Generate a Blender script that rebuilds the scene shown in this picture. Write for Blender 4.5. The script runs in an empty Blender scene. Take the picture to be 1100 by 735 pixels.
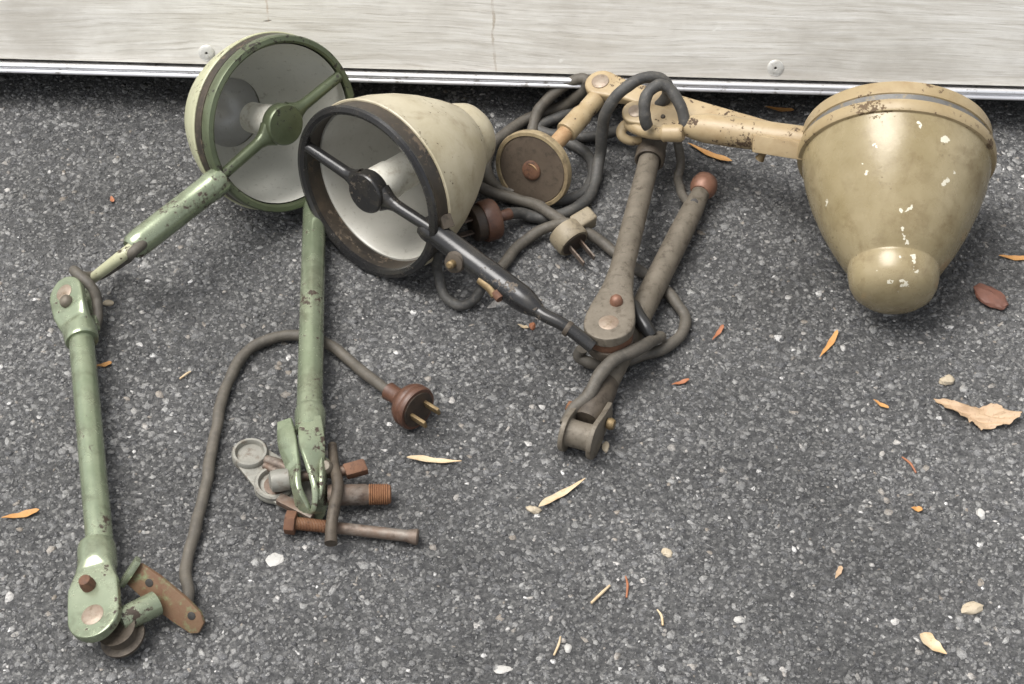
import bpy, bmesh, math, random
import numpy as np
from mathutils import Vector, Matrix

random.seed(7)
rng = np.random.default_rng(11)
sc = bpy.context.scene
COL = sc.collection
V = Vector

# ------------------------------------------------------------------ camera
W, H, F = 1100.0, 735.0, 2100.0
CAM_H = 1.25
PITCH = math.radians(48.0)
cam = bpy.data.cameras.new('camera')
cam.sensor_width = 36.0
cam.lens = 36.0 * F / W
cam.clip_start = 0.02
cam.clip_end = 2000
cam_o = bpy.data.objects.new('camera', cam)
COL.objects.link(cam_o)
cam_o.location = (0, 0, CAM_H)
cam_o.rotation_euler = (math.pi / 2 - PITCH, 0, 0)
sc.camera = cam_o
CP = V((0, 0, CAM_H))
CR = V((1, 0, 0))
CF = V((0, math.cos(PITCH), -math.sin(PITCH)))
CU = V((0, math.sin(PITCH), math.cos(PITCH)))


def ray(px, py):
    return (CF + CR * ((px - W / 2) / F) + CU * ((H / 2 - py) / F)).normalized()


def P(px, py, z=0.0):
    """point of the place at height z seen at this pixel of the survey photograph"""
    d = ray(px, py)
    return CP + d * ((z - CAM_H) / d.z)


def PP(px, py, o, n):
    d = ray(px, py)
    return CP + d * ((o - CP).dot(n) / d.dot(n))


# ------------------------------------------------------------------ mesh builder
class MB:
    def __init__(s):
        s.v = []
        s.f = []

    def add(s, vs, fs):
        b = len(s.v)
        s.v += [V(x) for x in vs]
        s.f += [[b + i for i in f] for f in fs]
        return s

    def rings(s, rings, cap0=True, cap1=True, closed=False):
        n = len(rings[0])
        vs = [p for r in rings for p in r]
        fs = []
        m = len(rings)
        for i in range(m if closed else m - 1):
            a, b = i * n, ((i + 1) % m) * n
            for j in range(n):
                k = (j + 1) % n
                fs.append([a + j, a + k, b + k, b + j])
        if not closed:
            if cap0:
                fs.append(list(range(n))[::-1])
            if cap1:
                fs.append([(m - 1) * n + j for j in range(n)])
        return s.add(vs, fs)

    def lathe(s, prof, o, ax, seg=48, wob=0.0, cap0=True, cap1=True, ph=0.0):
        """prof: (radius, distance along ax)"""
        ax = ax.normalized()
        e1 = ax.orthogonal().normalized()
        e2 = ax.cross(e1)
        rs = []
        for r, h in prof:
            ring = []
            for j in range(seg):
                t = 2 * math.pi * j / seg
                rr = max(r, 1e-5) * (1 + wob * (math.sin(2 * t + ph) + .6 * math.sin(3 * t + 1.3 + ph + 20 * h) + .4 * math.sin(7 * t + 60 * h)))
                ring.append(o + ax * h + (e1 * math.cos(t) + e2 * math.sin(t)) * rr)
            rs.append(ring)
        return s.rings(rs, cap0, cap1)

    def tube(s, pts, rad, seg=14, smooth=True, step=8, flat=1.0, wob=0.0):
        pts = [V(p) for p in pts]
        rad = rad if isinstance(rad, (list, tuple)) else [rad] * len(pts)
        if smooth and len(pts) > 2:
            q, rr = [], []
            n = len(pts)
            for i in range(n - 1):
                p0, p1, p2, p3 = pts[max(i - 1, 0)], pts[i], pts[i + 1], pts[min(i + 2, n - 1)]
                for k in range(step):
                    t = k / step
                    q.append(0.5 * ((2 * p1) + (p2 - p0) * t + (2 * p0 - 5 * p1 + 4 * p2 - p3) * t * t + (3 * p1 - p0 - 3 * p2 + p3) * t ** 3))
                    rr.append(rad[i] * (1 - t) + rad[i + 1] * t)
            q.append(pts[-1])
            rr.append(rad[-1])
            pts, rad = q, rr
        if wob:
            f1, f2, f3 = random.uniform(0, 6), random.uniform(0, 6), random.uniform(0, 6)
            al = 0.0
            for i in range(1, len(pts) - 1):
                al += (pts[i] - pts[i - 1]).length * 1000
                pts[i] = pts[i] + V((math.sin(al * .11 + f1) + .5 * math.sin(al * .23 + f2), math.sin(al * .10 + f2) + .5 * math.sin(al * .21 + f3), .3 * math.sin(al * .09 + f3))) * wob
            rad = [r * (1 + .03 * math.sin(i * .5 + f1) + .02 * math.sin(i * 1.1 + f3)) for i, r in enumerate(rad)]
        n = len(pts)
        tg = [(pts[min(i + 1, n - 1)] - pts[max(i - 1, 0)]).normalized() for i in range(n)]
        nrm = V((0, 0, 1)) - tg[0] * tg[0].z
        nrm = nrm.normalized() if nrm.length > .05 else tg[0].orthogonal().normalized()
        rs = []
        for i in range(n):
            nrm = (nrm - tg[i] * nrm.dot(tg[i])).normalized()
            b = tg[i].cross(nrm)
            rs.append([pts[i] + (b * math.cos(2 * math.pi * j / seg) + nrm * flat * math.sin(2 * math.pi * j / seg)) * rad[i] for j in range(seg)])
        return s.rings(rs)

    def prism(s, outline, o, u, v, th):
        """2-D outline (metres) in the u, v plane, thickness th along u x v, centred"""
        n = u.cross(v).normalized()
        a = [o + u * x + v * y - n * th / 2 for x, y in outline]
        b = [p + n * th for p in a]
        return s.rings([a, b])

    def box(s, c, u, v, w):
        """half-extent vectors"""
        vs = [c + u * i + v * j + w * k for i in (-1, 1) for j in (-1, 1) for k in (-1, 1)]
        return s.add(vs, [[0, 1, 3, 2], [4, 6, 7, 5], [0, 4, 5, 1], [2, 3, 7, 6], [0, 2, 6, 4], [1, 5, 7, 3]])

    def build(s, name, mat, parent=None, bevel=0.0, angle=38, bseg=2, kind=None):
        me = bpy.data.meshes.new(name)
        off = parent_origin(parent)
        me.from_pydata([tuple(x - off) for x in s.v], [], s.f)
        bm = bmesh.new()
        bm.from_mesh(me)
        bmesh.ops.recalc_face_normals(bm, faces=bm.faces)
        if bevel:
            es = [e for e in bm.edges if len(e.link_faces) == 2 and e.calc_face_angle(0) > math.radians(35)]
            bmesh.ops.bevel(bm, geom=es, offset=bevel, segments=bseg, affect='EDGES', profile=.6, clamp_overlap=True)
        bm.to_mesh(me)
        bm.free()
        me.shade_smooth()
        me.set_sharp_from_angle(angle=math.radians(angle))
        me.materials.append(mat)
        ob = bpy.data.objects.new(name, me)
        COL.objects.link(ob)
        if parent:
            ob.parent = parent
        if kind:
            ob['kind'] = kind
        return ob


def parent_origin(p):
    o = V((0, 0, 0))
    while p is not None:
        o = o + V(p.location)
        p = p.parent
    return o


def thing(name, label, cat, loc, group=None):
    o = bpy.data.objects.new(name, None)
    o.empty_display_size = .02
    COL.objects.link(o)
    o.location = loc
    tag(o, label, cat, group)
    return o


def tag(o, label, cat, group=None):
    o['label'] = label
    o['category'] = cat
    if group:
        o['group'] = group
    return o


def mesh_thing(mb, name, mat, label, cat, loc, group=None, **k):
    class _D:
        pass
    me_off = V(loc)
    mb.v = [x - me_off for x in mb.v]
    ob = mb.build(name, mat, None, **k)
    ob.location = loc
    return tag(ob, label, cat, group)


# ------------------------------------------------------------------ materials
class NT:
    def __init__(s, name):
        s.m = bpy.data.materials.new(name)
        s.m.use_nodes = True
        s.t = s.m.node_tree
        s.b = s.t.nodes['Principled BSDF']
        s.co = s.t.nodes.new('ShaderNodeTexCoord').outputs['Object']

    def n(s, typ, **k):
        nd = s.t.nodes.new('ShaderNode' + typ)
        for a, b in k.items():
            setattr(nd, a, b)
        return nd

    def L(s, a, b):
        s.t.links.new(a, b)

    def mapping(s, scale=(1, 1, 1), rot=(0, 0, 0), loc=(0, 0, 0), src=None):
        m = s.n('Mapping')
        m.inputs['Scale'].default_value = scale
        m.inputs['Rotation'].default_value = rot
        m.inputs['Location'].default_value = loc
        s.L(src or s.co, m.inputs[0])
        return m.outputs[0]

    def noise(s, scale, detail=4, rough=.6, co=None, dist=0.0):
        x = s.n('TexNoise')
        x.inputs['Scale'].default_value = scale
        x.inputs['Detail'].default_value = detail
        x.inputs['Roughness'].default_value = rough
        x.inputs['Distortion'].default_value = dist
        s.L(co or s.co, x.inputs['Vector'])
        return x.outputs['Fac']

    def voro(s, scale, feature='F1', co=None, out='Distance', rnd=1.0):
        x = s.n('TexVoronoi', feature=feature)
        x.inputs['Scale'].default_value = scale
        x.inputs['Randomness'].default_value = rnd
        s.L(co or s.co, x.inputs['Vector'])
        return x.outputs[out]

    def ramp(s, fac, stops, interp='LINEAR'):
        r = s.n('ValToRGB')
        r.color_ramp.interpolation = interp
        el = r.color_ramp.elements
        while len(el) < len(stops):
            el.new(.5)
        for e, (p, c) in zip(el, stops):
            e.position = p
            e.color = (c, c, c, 1) if isinstance(c, (int, float)) else (*c, 1)
        s.L(fac, r.inputs[0])
        return r.outputs[0]

    def math(s, op, a, b=None, clamp=False):
        x = s.n('Math', operation=op, use_clamp=clamp)
        for i, q in enumerate((a, b)):
            if q is None:
                continue
            if isinstance(q, (int, float)):
                x.inputs[i].default_value = q
            else:
                s.L(q, x.inputs[i])
        return x.outputs[0]

    def mix(s, fac, a, b, mode='MIX'):
        x = s.n('Mix', data_type='RGBA', blend_type=mode)
        for sock, q in ((x.inputs[0], fac), (x.inputs[6], a), (x.inputs[7], b)):
            if isinstance(q, (int, float)):
                sock.default_value = q
            elif isinstance(q, tuple):
                sock.default_value = (*q, 1)
            else:
                s.L(q, sock)
        return x.outputs[2]

    def bump(s, h, strength=.3, dist=.001, prev=None):
        x = s.n('Bump')
        x.inputs['Strength'].default_value = strength
        x.inputs['Distance'].default_value = dist
        s.L(h, x.inputs['Height'])
        if prev:
            s.L(prev, x.inputs['Normal'])
        return x.outputs[0]

    def out(s, col=None, rough=None, metal=None, normal=None, spec=None):
        for k, q in (('Base Color', col), ('Roughness', rough), ('Metallic', metal), ('Normal', normal), ('Specular IOR Level', spec)):
            if q is None:
                continue
            if isinstance(q, (int, float)):
                s.b.inputs[k].default_value = q
            elif isinstance(q, tuple):
                s.b.inputs[k].default_value = (*q, 1)
            else:
                s.L(q, s.b.inputs[k])
        return s.m


def paint(name, c1, c2, chip, chip_lo=.62, rough=.38, metal=0.0, grime=(.05, .04, .025), grime_amt=.55, blot=18, spots=None, spot_col=(.7, .68, .6), scale=1.0):
    m = NT(name)
    big = m.noise(blot * scale, 5, .6)
    col = m.mix(m.ramp(big, [(.35, 0.0), (.65, 1.0)]), c1, c2)
    st = m.ramp(m.noise(42 * scale, 7, .68, dist=.4), [(.5, 0.0), (.72, 1.0)])
    col = m.mix(m.math('MULTIPLY', st, grime_amt), col, grime)
    fine = m.noise(420 * scale, 3, .6)
    col = m.mix(m.ramp(fine, [(.4, 0.0), (.8, .3)]), col, c2)
    cn = m.math('ADD', m.math('MULTIPLY', m.noise(190 * scale, 7, .7), .6), m.math('MULTIPLY', m.noise(26 * scale, 3, .6), .4))
    cm = m.ramp(cn, [(chip_lo - .037, 0.0), (chip_lo - .015, 1.0)])
    chipc = m.mix(m.noise(240, 3), chip, tuple(x * .45 for x in chip))
    col = m.mix(cm, col, chipc)
    rg = m.math('ADD', m.math('MULTIPLY', cm, .35), m.math('ADD', m.math('MULTIPLY', m.noise(70, 4), .22), rough - .1))
    h = m.math('SUBTRACT', m.math('MULTIPLY', fine, .25), cm)
    if spots:
        mask = None
        dn = m.n('TexNoise')
        dn.inputs['Scale'].default_value = 210
        dn.inputs['Detail'].default_value = 6
        m.L(m.co, dn.inputs['Vector'])
        dv = m.n('VectorMath', operation='MULTIPLY_ADD')
        m.L(dn.outputs['Color'], dv.inputs[0])
        dv.inputs[1].default_value = (.012, .012, .012)
        m.L(m.co, dv.inputs[2])
        for (p, r) in spots:
            ds = m.n('VectorMath', operation='DISTANCE')
            m.L(dv.outputs[0], ds.inputs[0])
            ds.inputs[1].default_value = tuple(V(p) + V((.006, .006, .006)))
            k = m.math('LESS_THAN', ds.outputs['Value'], r)
            mask = k if mask is None else m.math('MAXIMUM', mask, k)
        col = m.mix(mask, col, spot_col)
        h = m.math('ADD', h, m.math('MULTIPLY', mask, 1.2))
    dent = m.noise(26 * scale, 2, .5)
    nb = m.bump(dent, .25, .003)
    return m.out(col, rg, m.math('MULTIPLY', m.math('SUBTRACT', 1.0, cm), metal) if metal else 0.0, m.bump(h, .35, .0006, nb))


def rusty(name, c1, c2, c3=(.03, .02, .014), rough=.7, metal=.15, scale=1.0):
    m = NT(name)
    a = m.ramp(m.noise(45 * scale, 7, .7), [(.35, 0.0), (.62, 1.0)])
    col = m.mix(a, c1, c2)
    col = m.mix(m.ramp(m.noise(130 * scale, 5, .7), [(.52, 0.0), (.7, .85)]), col, c3)
    h = m.noise(260 * scale, 6, .7)
    rg = m.math('ADD', m.math('MULTIPLY', m.noise(80, 4), .3), rough - .15)
    return m.out(col, rg, metal, m.bump(h, .5, .0007))


def rubber(name, c1, c2):
    m = NT(name)
    a = m.ramp(m.noise(38, 6, .7), [(.35, 0.0), (.7, 1.0)])
    col = m.mix(a, c1, c2)
    col = m.mix(m.ramp(m.noise(300, 4, .7), [(.5, 0.0), (.8, .5)]), col, (.16, .14, .115))
    h = m.math('ADD', m.noise(500, 4, .7), m.math('MULTIPLY', m.noise(60, 3), .8))
    return m.out(col, .62, 0.0, m.bump(h, .35, .0007))


M = {}
M['green'] = paint('green_hammertone_paint', (.20, .24, .155), (.29, .325, .225), (.06, .042, .028), .61, .24, .55, (.075, .065, .04), .6)
M['green_dark'] = paint('green_rim_paint', (.082, .100, .056), (.118, .138, .08), (.03, .025, .016), .61, .32, .35, (.04, .04, .02), .5)
M['green_pale'] = paint('pale_green_enamel', (.36, .36, .22), (.43, .43, .29), (.07, .05, .03), .61, .4, 0, (.13, .11, .05), .5)
M['cream'] = paint('aged_cream_enamel', (.35, .305, .20), (.45, .405, .295), (.12, .085, .05), .64, .42, 0, (.19, .14, .075), .55)
M['tan_arm'] = paint('tan_arm_paint', (.285, .21, .115), (.37, .285, .165), (.09, .055, .03), .60, .42, 0, (.22, .14, .06), .6)
M['black'] = paint('black_enamel', (.012, .012, .013), (.022, .021, .02), (.12, .095, .07), .632, .24, 0, (.05, .043, .032), .5)
M['black_band'] = paint('worn_black_band', (.022, .019, .016), (.045, .036, .027), (.12, .09, .06), .58, .45, .1, (.08, .06, .04), .7)
M['grey_steel'] = rusty('grimy_grey_steel', (.115, .098, .074), (.165, .142, .11), (.055, .042, .028), .58, .25)
M['dark_steel'] = rusty('dark_brown_steel', (.055, .043, .032), (.09, .072, .052), (.025, .018, .012), .6, .2)
M['rust'] = rusty('rusted_iron', (.105, .05, .03), (.155, .075, .04), (.045, .024, .016), .75, .1)
M['rust_grey'] = rusty('rusted_steel_shank', (.19, .165, .14), (.12, .075, .05), (.055, .036, .026), .55, .35)
M['rust_orange'] = rusty('orange_rust', (.22, .105, .045), (.15, .065, .03), (.07, .035, .018), .8, .05)
M['rod_tan'] = rusty('rusted_tan_rod', (.32, .19, .09), (.38, .26, .14), (.17, .085, .035), .6, .05)
M['copper'] = rusty('dull_copper_ball', (.22, .11, .07), (.17, .085, .055), (.10, .055, .035), .45, .25)
M['brass'] = rusty('tarnished_brass', (.24, .175, .085), (.16, .11, .055), (.07, .048, .028), .5, .45)
M['boss'] = rusty('worn_pivot_steel', (.30, .255, .20), (.23, .17, .125), (.13, .09, .05), .42, .3)
M['bakelite'] = rusty('brown_bakelite', (.072, .033, .020), (.10, .048, .030), (.05, .024, .016), .42, 0.0)
M['bakelite_face'] = rusty('black_plug_face', (.025, .018, .013), (.05, .032, .02), (.012, .01, .008), .6, 0.0)
M['beige_plug'] = rusty('grimy_beige_plug', (.20, .165, .11), (.25, .21, .145), (.09, .07, .045), .55, 0.0)
M['disc'] = rusty('dark_flange_underside', (.075, .055, .038), (.1, .075, .052), (.04, .03, .02), .75, .1)
M['disc_rim'] = rusty('flange_rim_paint', (.29, .23, .13), (.2, .15, .085), (.08, .06, .035), .55, 0.0)
M['zinc'] = rusty('pale_cast_zinc', (.20, .195, .17), (.27, .26, .225), (.11, .08, .055), .5, .25)
M['porcelain'] = rusty('grimy_white_porcelain', (.72, .70, .61), (.78, .76, .68), (.46, .41, .32), .35, 0.0)
M['cord'] = rubber('dusty_rubber_cord', (.062, .055, .045), (.105, .092, .072))
M['cord_black'] = rubber('black_rubber_cord', (.04, .039, .037), (.068, .065, .058))
M['tape'] = paint('black_friction_tape', (.014, .014, .014), (.02, .02, .02), (.08, .07, .05), .66, .3)


def reflector_mat(name, c1, c2):
    m = NT(name)
    col = m.mix(m.ramp(m.noise(14, 5, .65), [(.35, 0.0), (.7, 1.0)]), c1, c2)
    col = m.mix(m.ramp(m.noise(190, 4, .7), [(.58, 0.0), (.74, .6)]), col, (.2, .18, .14))
    return m.out(col, .33, .25 if 'neck' in name else 0.0, m.bump(m.noise(60, 3), .08, .001))


M['reflector'] = reflector_mat('white_reflector_enamel', (.38, .365, .315), (.46, .445, .395))
M['reflector_grey'] = reflector_mat('greyed_reflector_enamel', (.52, .52, .465), (.60, .595, .54))
M['reflector_dark'] = reflector_mat('tarnished_neck_metal', (.46, .46, .44), (.56, .555, .53))


def asphalt_mat():
    m = NT('asphalt_binder')
    big = m.noise(5, 4, .6)
    col = m.mix(m.ramp(big, [(.3, 0.0), (.7, 1.0)]), (.042, .042, .044), (.066, .066, .066))
    col = m.mix(m.ramp(m.noise(150, 6, .75), [(.40, 0.0), (.68, 1.0)]), col, (.17, .168, .163))
    col = m.mix(m.ramp(m.noise(330, 4, .7), [(.52, 0.0), (.66, .8)]), col, (.035, .035, .037))
    vc = m.voro(430, out='Color')
    col = m.mix(m.ramp(vc, [(.66, 0.0), (.92, .85)]), col, (.32, .315, .30))
    wear = m.ramp(m.math('ADD', m.math('MULTIPLY', m.noise(3.2, 3, .55), .6), m.math('MULTIPLY', m.noise(11, 4, .65), .4)), [(.36, .62), (.52, .95), (.68, 1.3)])
    col = m.mix(1.0, col, wear, 'MULTIPLY')
    h = m.math('ADD', m.noise(420, 6, .8), m.math('MULTIPLY', m.noise(110, 4, .6), 1.2))
    return m.out(col, m.math('ADD', m.math('MULTIPLY', m.noise(260, 3), .4), .38), 0.0, m.bump(h, 1.0, .003))


def stone_mat():
    m = NT('asphalt_stone_chips')
    wear = m.ramp(m.math('ADD', m.math('MULTIPLY', m.noise(3.2, 3, .55), .6), m.math('MULTIPLY', m.noise(11, 4, .65), .4)), [(.36, .62), (.52, .95), (.68, 1.3)])
    rnd = m.n('NewGeometry').outputs['Random Per Island']
    c = m.ramp(rnd, [(0, (.05, .05, .053)), (.25, (.098, .098, .10)), (.5, (.15, .149, .147)), (.72, (.21, .208, .202)),
                     (.88, (.255, .25, .24)), (.955, (.37, .365, .35)), (.975, (.24, .20, .155)), (1.0, (.72, .71, .69))])  # palest stops: light stone, plus glints painted in as colour
    c = m.mix(m.ramp(m.noise(420, 5, .75), [(.44, 0.0), (.66, .7)]), c, (.065, .065, .067))
    c = m.mix(m.ramp(m.noise(900, 3, .7), [(.55, 0.0), (.68, .7)]), c, (.42, .415, .40))
    c = m.mix(1.0, c, wear, 'MULTIPLY')
    r = m.math('ADD', m.math('MULTIPLY', m.noise(300, 3), .4), .14)
    return m.out(c, r, 0.0, m.bump(m.noise(700, 5, .75), .8, .0015))


def plywood_mat():
    m = NT('weathered_whitewashed_plywood')
    warp = m.n('VectorMath', operation='MULTIPLY_ADD')
    wn = m.n('TexNoise')
    wn.inputs['Scale'].default_value = 5
    wn.inputs['Detail'].default_value = 3
    m.L(m.mapping((.5, 1, 1.6)), wn.inputs['Vector'])
    m.L(wn.outputs['Color'], warp.inputs[0])
    warp.inputs[1].default_value = (0, 0, .035)
    m.L(m.co, warp.inputs[2])
    wc = warp.outputs[0]
    g1 = m.noise(1, 8, .75, m.mapping((9, 1, 230), src=wc))
    g2 = m.noise(1, 6, .65, m.mapping((2.2, 1, 42), src=wc))
    blot = m.noise(1, 5, .65, m.mapping((6, 1, 11), src=wc))
    col = m.mix(m.ramp(g2, [(.3, 0.0), (.62, 1.0)]), (.53, .50, .44), (.67, .645, .585))
    col = m.mix(m.ramp(g1, [(.44, 0.0), (.66, .85)]), col, (.80, .785, .74))
    col = m.mix(m.ramp(m.noise(1, 8, .8, m.mapping((14, 1, 420), src=wc)), [(.52, 0.0), (.62, .55)]), col, (.30, .265, .215))
    col = m.mix(m.ramp(blot, [(.47, 0.0), (.68, .65)]), col, (.40, .37, .32))
    sp = m.voro(26, co=m.mapping((1, 1, 1.6)))
    gate = m.ramp(m.voro(26, co=m.mapping((1, 1, 1.6)), out='Color'), [(.72, 0.0), (.76, 1.0)])
    spm = m.math('MULTIPLY', m.ramp(sp, [(.05, 1.0), (.10, 0.0)]), gate)
    col = m.mix(m.math('MULTIPLY', spm, .75), col, (.12, .10, .08))
    # pale scuffs and a few short gouges
    sc_ = m.noise(1, 4, .65, m.mapping((26, 1, 40), rot=(0, .5, 0)))
    col = m.mix(m.ramp(sc_, [(.70, 0.0), (.74, .6)]), col, (.80, .79, .74))
    gg = m.noise(1, 3, .6, m.mapping((18, 1, 75), rot=(0, -.5, 0)))
    gm = m.ramp(gg, [(.725, 0.0), (.745, .7)])
    col = m.mix(gm, col, (.14, .115, .09))
    # two long vertical drip stains
    sx = m.n('SeparateXYZ')
    m.L(m.co, sx.inputs[0])
    wob = m.math('MULTIPLY', m.math('SUBTRACT', m.noise(22, 6, .7), .5), .012)
    for x0, z0, w, c in ((-.012, .0, .0011, (.30, .23, .15)), (-.222, .055, .0009, (.36, .24, .14))):
        d = m.math('ABSOLUTE', m.math('SUBTRACT', m.math('ADD', sx.outputs[0], m.math('ADD', wob, m.math('MULTIPLY', sx.outputs[2], .06))), x0))
        k = m.math('MULTIPLY', m.math('LESS_THAN', d, w), m.math('GREATER_THAN', sx.outputs[2], z0))
        k = m.math('MULTIPLY', k, m.ramp(m.noise(75, 5, .7), [(.36, .05), (.62, .6)]))
        col = m.mix(k, col, c)
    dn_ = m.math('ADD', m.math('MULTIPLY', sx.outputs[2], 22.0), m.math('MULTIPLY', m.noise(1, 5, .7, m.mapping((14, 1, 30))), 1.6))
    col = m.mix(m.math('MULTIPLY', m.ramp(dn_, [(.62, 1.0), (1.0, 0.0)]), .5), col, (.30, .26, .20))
    h = m.math('SUBTRACT', m.math('ADD', m.math('MULTIPLY', g1, .6), g2), m.math('MULTIPLY', gm, 1.0))
    return m.out(col, .7, 0.0, m.bump(h, .45, .0012))


def alu_mat():
    m = NT('brushed_aluminium_strip')
    g = m.noise(1, 4, .6, m.mapping((12, 400, 400)))
    col = m.mix(m.ramp(g, [(.3, 0.0), (.7, 1.0)]), (.72, .72, .74), (.86, .86, .87))
    col = m.mix(m.ramp(m.noise(90, 5, .7), [(.57, 0.0), (.66, .8)]), col, (.30, .28, .25))
    return m.out(col, m.math('ADD', m.math('MULTIPLY', g, .2), .28), .75, m.bump(m.noise(1, 3, .5, m.mapping((30, 60, 60))), .35, .0015))


M['asphalt'] = asphalt_mat()
M['stone'] = stone_mat()
M['plywood'] = plywood_mat()
M['alu'] = alu_mat()
M['washer'] = rusty('galvanised_washer', (.55, .54, .5), (.63, .62, .58), (.38, .36, .32), .4, .4)
M['dark_hole'] = rusty('dark_screw_and_painted_hole', (.03, .028, .025), (.05, .045, .04), (.02, .02, .02), .6, .2)  # dark screw colour; on the hole discs it paints in the shade
M['gap_dark'] = rusty('gap_darkener_black', (.045, .038, .03), (.06, .05, .04), (.03, .025, .02), .85, 0)  # near-black colour of the added block behind the board


def leaf_mat(name, c1, c2, c3):
    m = NT(name)
    col = m.mix(m.ramp(m.noise(70, 4, .6), [(.35, 0.0), (.65, 1.0)]), c1, c2)
    col = m.mix(m.ramp(m.noise(400, 4, .7), [(.55, 0.0), (.75, .8)]), col, c3)
    return m.out(col, .6, 0.0, m.bump(m.noise(300, 4), .4, .0006))


M['leaf_orange'] = leaf_mat('dry_orange_leaf', (.40, .19, .055), (.48, .26, .09), (.22, .10, .04))
M['leaf_straw'] = leaf_mat('straw_pale_leaf', (.53, .44, .30), (.47, .33, .18), (.33, .17, .07))
M['leaf_brown'] = leaf_mat('dry_brown_leaf', (.33, .22, .13), (.42, .30, .19), (.17, .10, .055))
M['leaf_red'] = leaf_mat('reddish_leaf_scrap', (.32, .12, .05), (.26, .10, .05), (.14, .06, .03))
M['brick'] = leaf_mat('red_brown_bark_chip', (.17, .07, .045), (.125, .055, .038), (.10, .045, .03))
M['white_stone'] = leaf_mat('white_pebble', (.36, .35, .325), (.43, .42, .395), (.18, .17, .16))
M['tan_stone'] = leaf_mat('tan_pebble', (.36, .30, .21), (.42, .36, .27), (.22, .18, .12))

# ------------------------------------------------------------------ ground
g = MB()
g.add([(-150, -150, 0), (150, -150, 0), (150, 150, 0), (-150, 150, 0)], [[0, 1, 2, 3]])
go = g.build('asphalt_ground', M['asphalt'])
go['kind'] = 'structure'


def stones():
    ico_v = []
    ph = (1 + 5 ** .5) / 2
    for a, b in ((-1, ph), (1, ph), (-1, -ph), (1, -ph)):
        ico_v.append((a, b, 0))
    for a, b in ((-1, ph), (1, ph), (-1, -ph), (1, -ph)):
        ico_v.append((0, a, b))
    for a, b in ((-1, ph), (1, ph), (-1, -ph), (1, -ph)):
        ico_v.append((b, 0, a))
    ico_v = np.array(ico_v, float)
    ico_v /= np.linalg.norm(ico_v[0])
    ico_f = np.array([(0, 11, 5), (0, 5, 1), (0, 1, 7), (0, 7, 10), (0, 10, 11), (1, 5, 9), (5, 11, 4), (11, 10, 2), (10, 7, 6), (7, 1, 8),
                      (3, 9, 4), (3, 4, 2), (3, 2, 6), (3, 6, 8), (3, 8, 9), (4, 9, 5), (2, 4, 11), (6, 2, 10), (8, 6, 7), (9, 8, 1)])
    oct_v = np.array([(1, 0, 0), (-1, 0, 0), (0, 1, 0), (0, -1, 0), (0, 0, 1), (0, 0, -1)], float)
    oct_f = np.array([(0, 2, 4), (2, 1, 4), (1, 3, 4), (3, 0, 4), (2, 0, 5), (1, 2, 5), (3, 1, 5), (0, 3, 5)])
    VV, FF, base = [], [], 0
    for tv, tf, n, r0, r1, emb in ((ico_v, ico_f, 34000, .0024, .0062, .55), (ico_v, ico_f, 56000, .0012, .0026, .35), (oct_v, oct_f, 70000, .0005, .0011, .2)):
        x = rng.uniform(-.72, .72, n)
        y = rng.uniform(.68, 1.63, n)
        r = r0 + (r1 - r0) * rng.random(n) ** 1.7
        sx, sy, sz = r * rng.uniform(.7, 1.25, n), r * rng.uniform(.5, 1.0, n), r * rng.uniform(.35, .6, n)
        v = tv[None] * (1 + rng.uniform(-.36, .36, (n, len(tv), 1)))
        v = v * np.stack([sx, sy, sz], 1)[:, None, :]
        tx, ty, a = rng.normal(0, .3, n), rng.normal(0, .3, n), rng.uniform(0, 6.283, n)
        c, s_ = np.cos(tx)[:, None], np.sin(tx)[:, None]
        yy, zz = v[..., 1] * c - v[..., 2] * s_, v[..., 1] * s_ + v[..., 2] * c
        c, s_ = np.cos(ty)[:, None], np.sin(ty)[:, None]
        xx, zz = v[..., 0] * c + zz * s_, -v[..., 0] * s_ + zz * c
        c, s_ = np.cos(a)[:, None], np.sin(a)[:, None]
        X, Y = xx * c - yy * s_, xx * s_ + yy * c
        X += x[:, None]
        Y += y[:, None]
        top = zz.max(1)
        want = rng.uniform(-.0001, .0009, n) + r * .08
        zz += (want - top)[:, None]
        # the roller pressed the chips flat
        zz = np.minimum(zz, (want * .92)[:, None] + (zz - want[:, None]) * .15)
        VV.append(np.stack([X, Y, zz], -1).reshape(-1, 3))
        FF.append((tf[None] + (np.arange(n) * len(tv))[:, None, None] + base).reshape(-1, 3))
        base += n * len(tv)
    VV, FF = np.concatenate(VV), np.concatenate(FF)
    me = bpy.data.meshes.new('asphalt_chippings')
    me.vertices.add(len(VV))
    me.vertices.foreach_set('co', VV.astype(np.float32).ravel())
    me.loops.add(FF.size)
    me.loops.foreach_set('vertex_index', FF.astype(np.int32).ravel())
    me.polygons.add(len(FF))
    me.polygons.foreach_set('loop_start', np.arange(0, FF.size, 3, dtype=np.int32))
    me.update(calc_edges=True)
    me.materials.append(M['stone'])
    o = bpy.data.objects.new('asphalt_chippings', me)
    COL.objects.link(o)
    o['kind'] = 'stuff'
    tag(o, 'small stone chips pressed into the worn grey asphalt', 'gravel')


stones()

# ------------------------------------------------------------------ plywood panel behind
EDGE_Z = .040
pl, pr = P(0, 78, EDGE_Z), P(1100, 108, EDGE_Z)
mid = (pl + pr) / 2
yaw = math.atan2(pr.y - pl.y, pr.x - pl.x)
LEAN = math.radians(25)
panel = thing('plywood_panel', 'weathered whitewashed plywood panel with ribbed aluminium edge strip leaning behind the lamps', 'panel', mid)
panel.rotation_euler = (-LEAN, 0, yaw)


def panel_part(mb, name, mat, parent=None, **k):
    o = mb.build(name, mat, None, **k)
    o.parent = parent or panel
    return o


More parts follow.
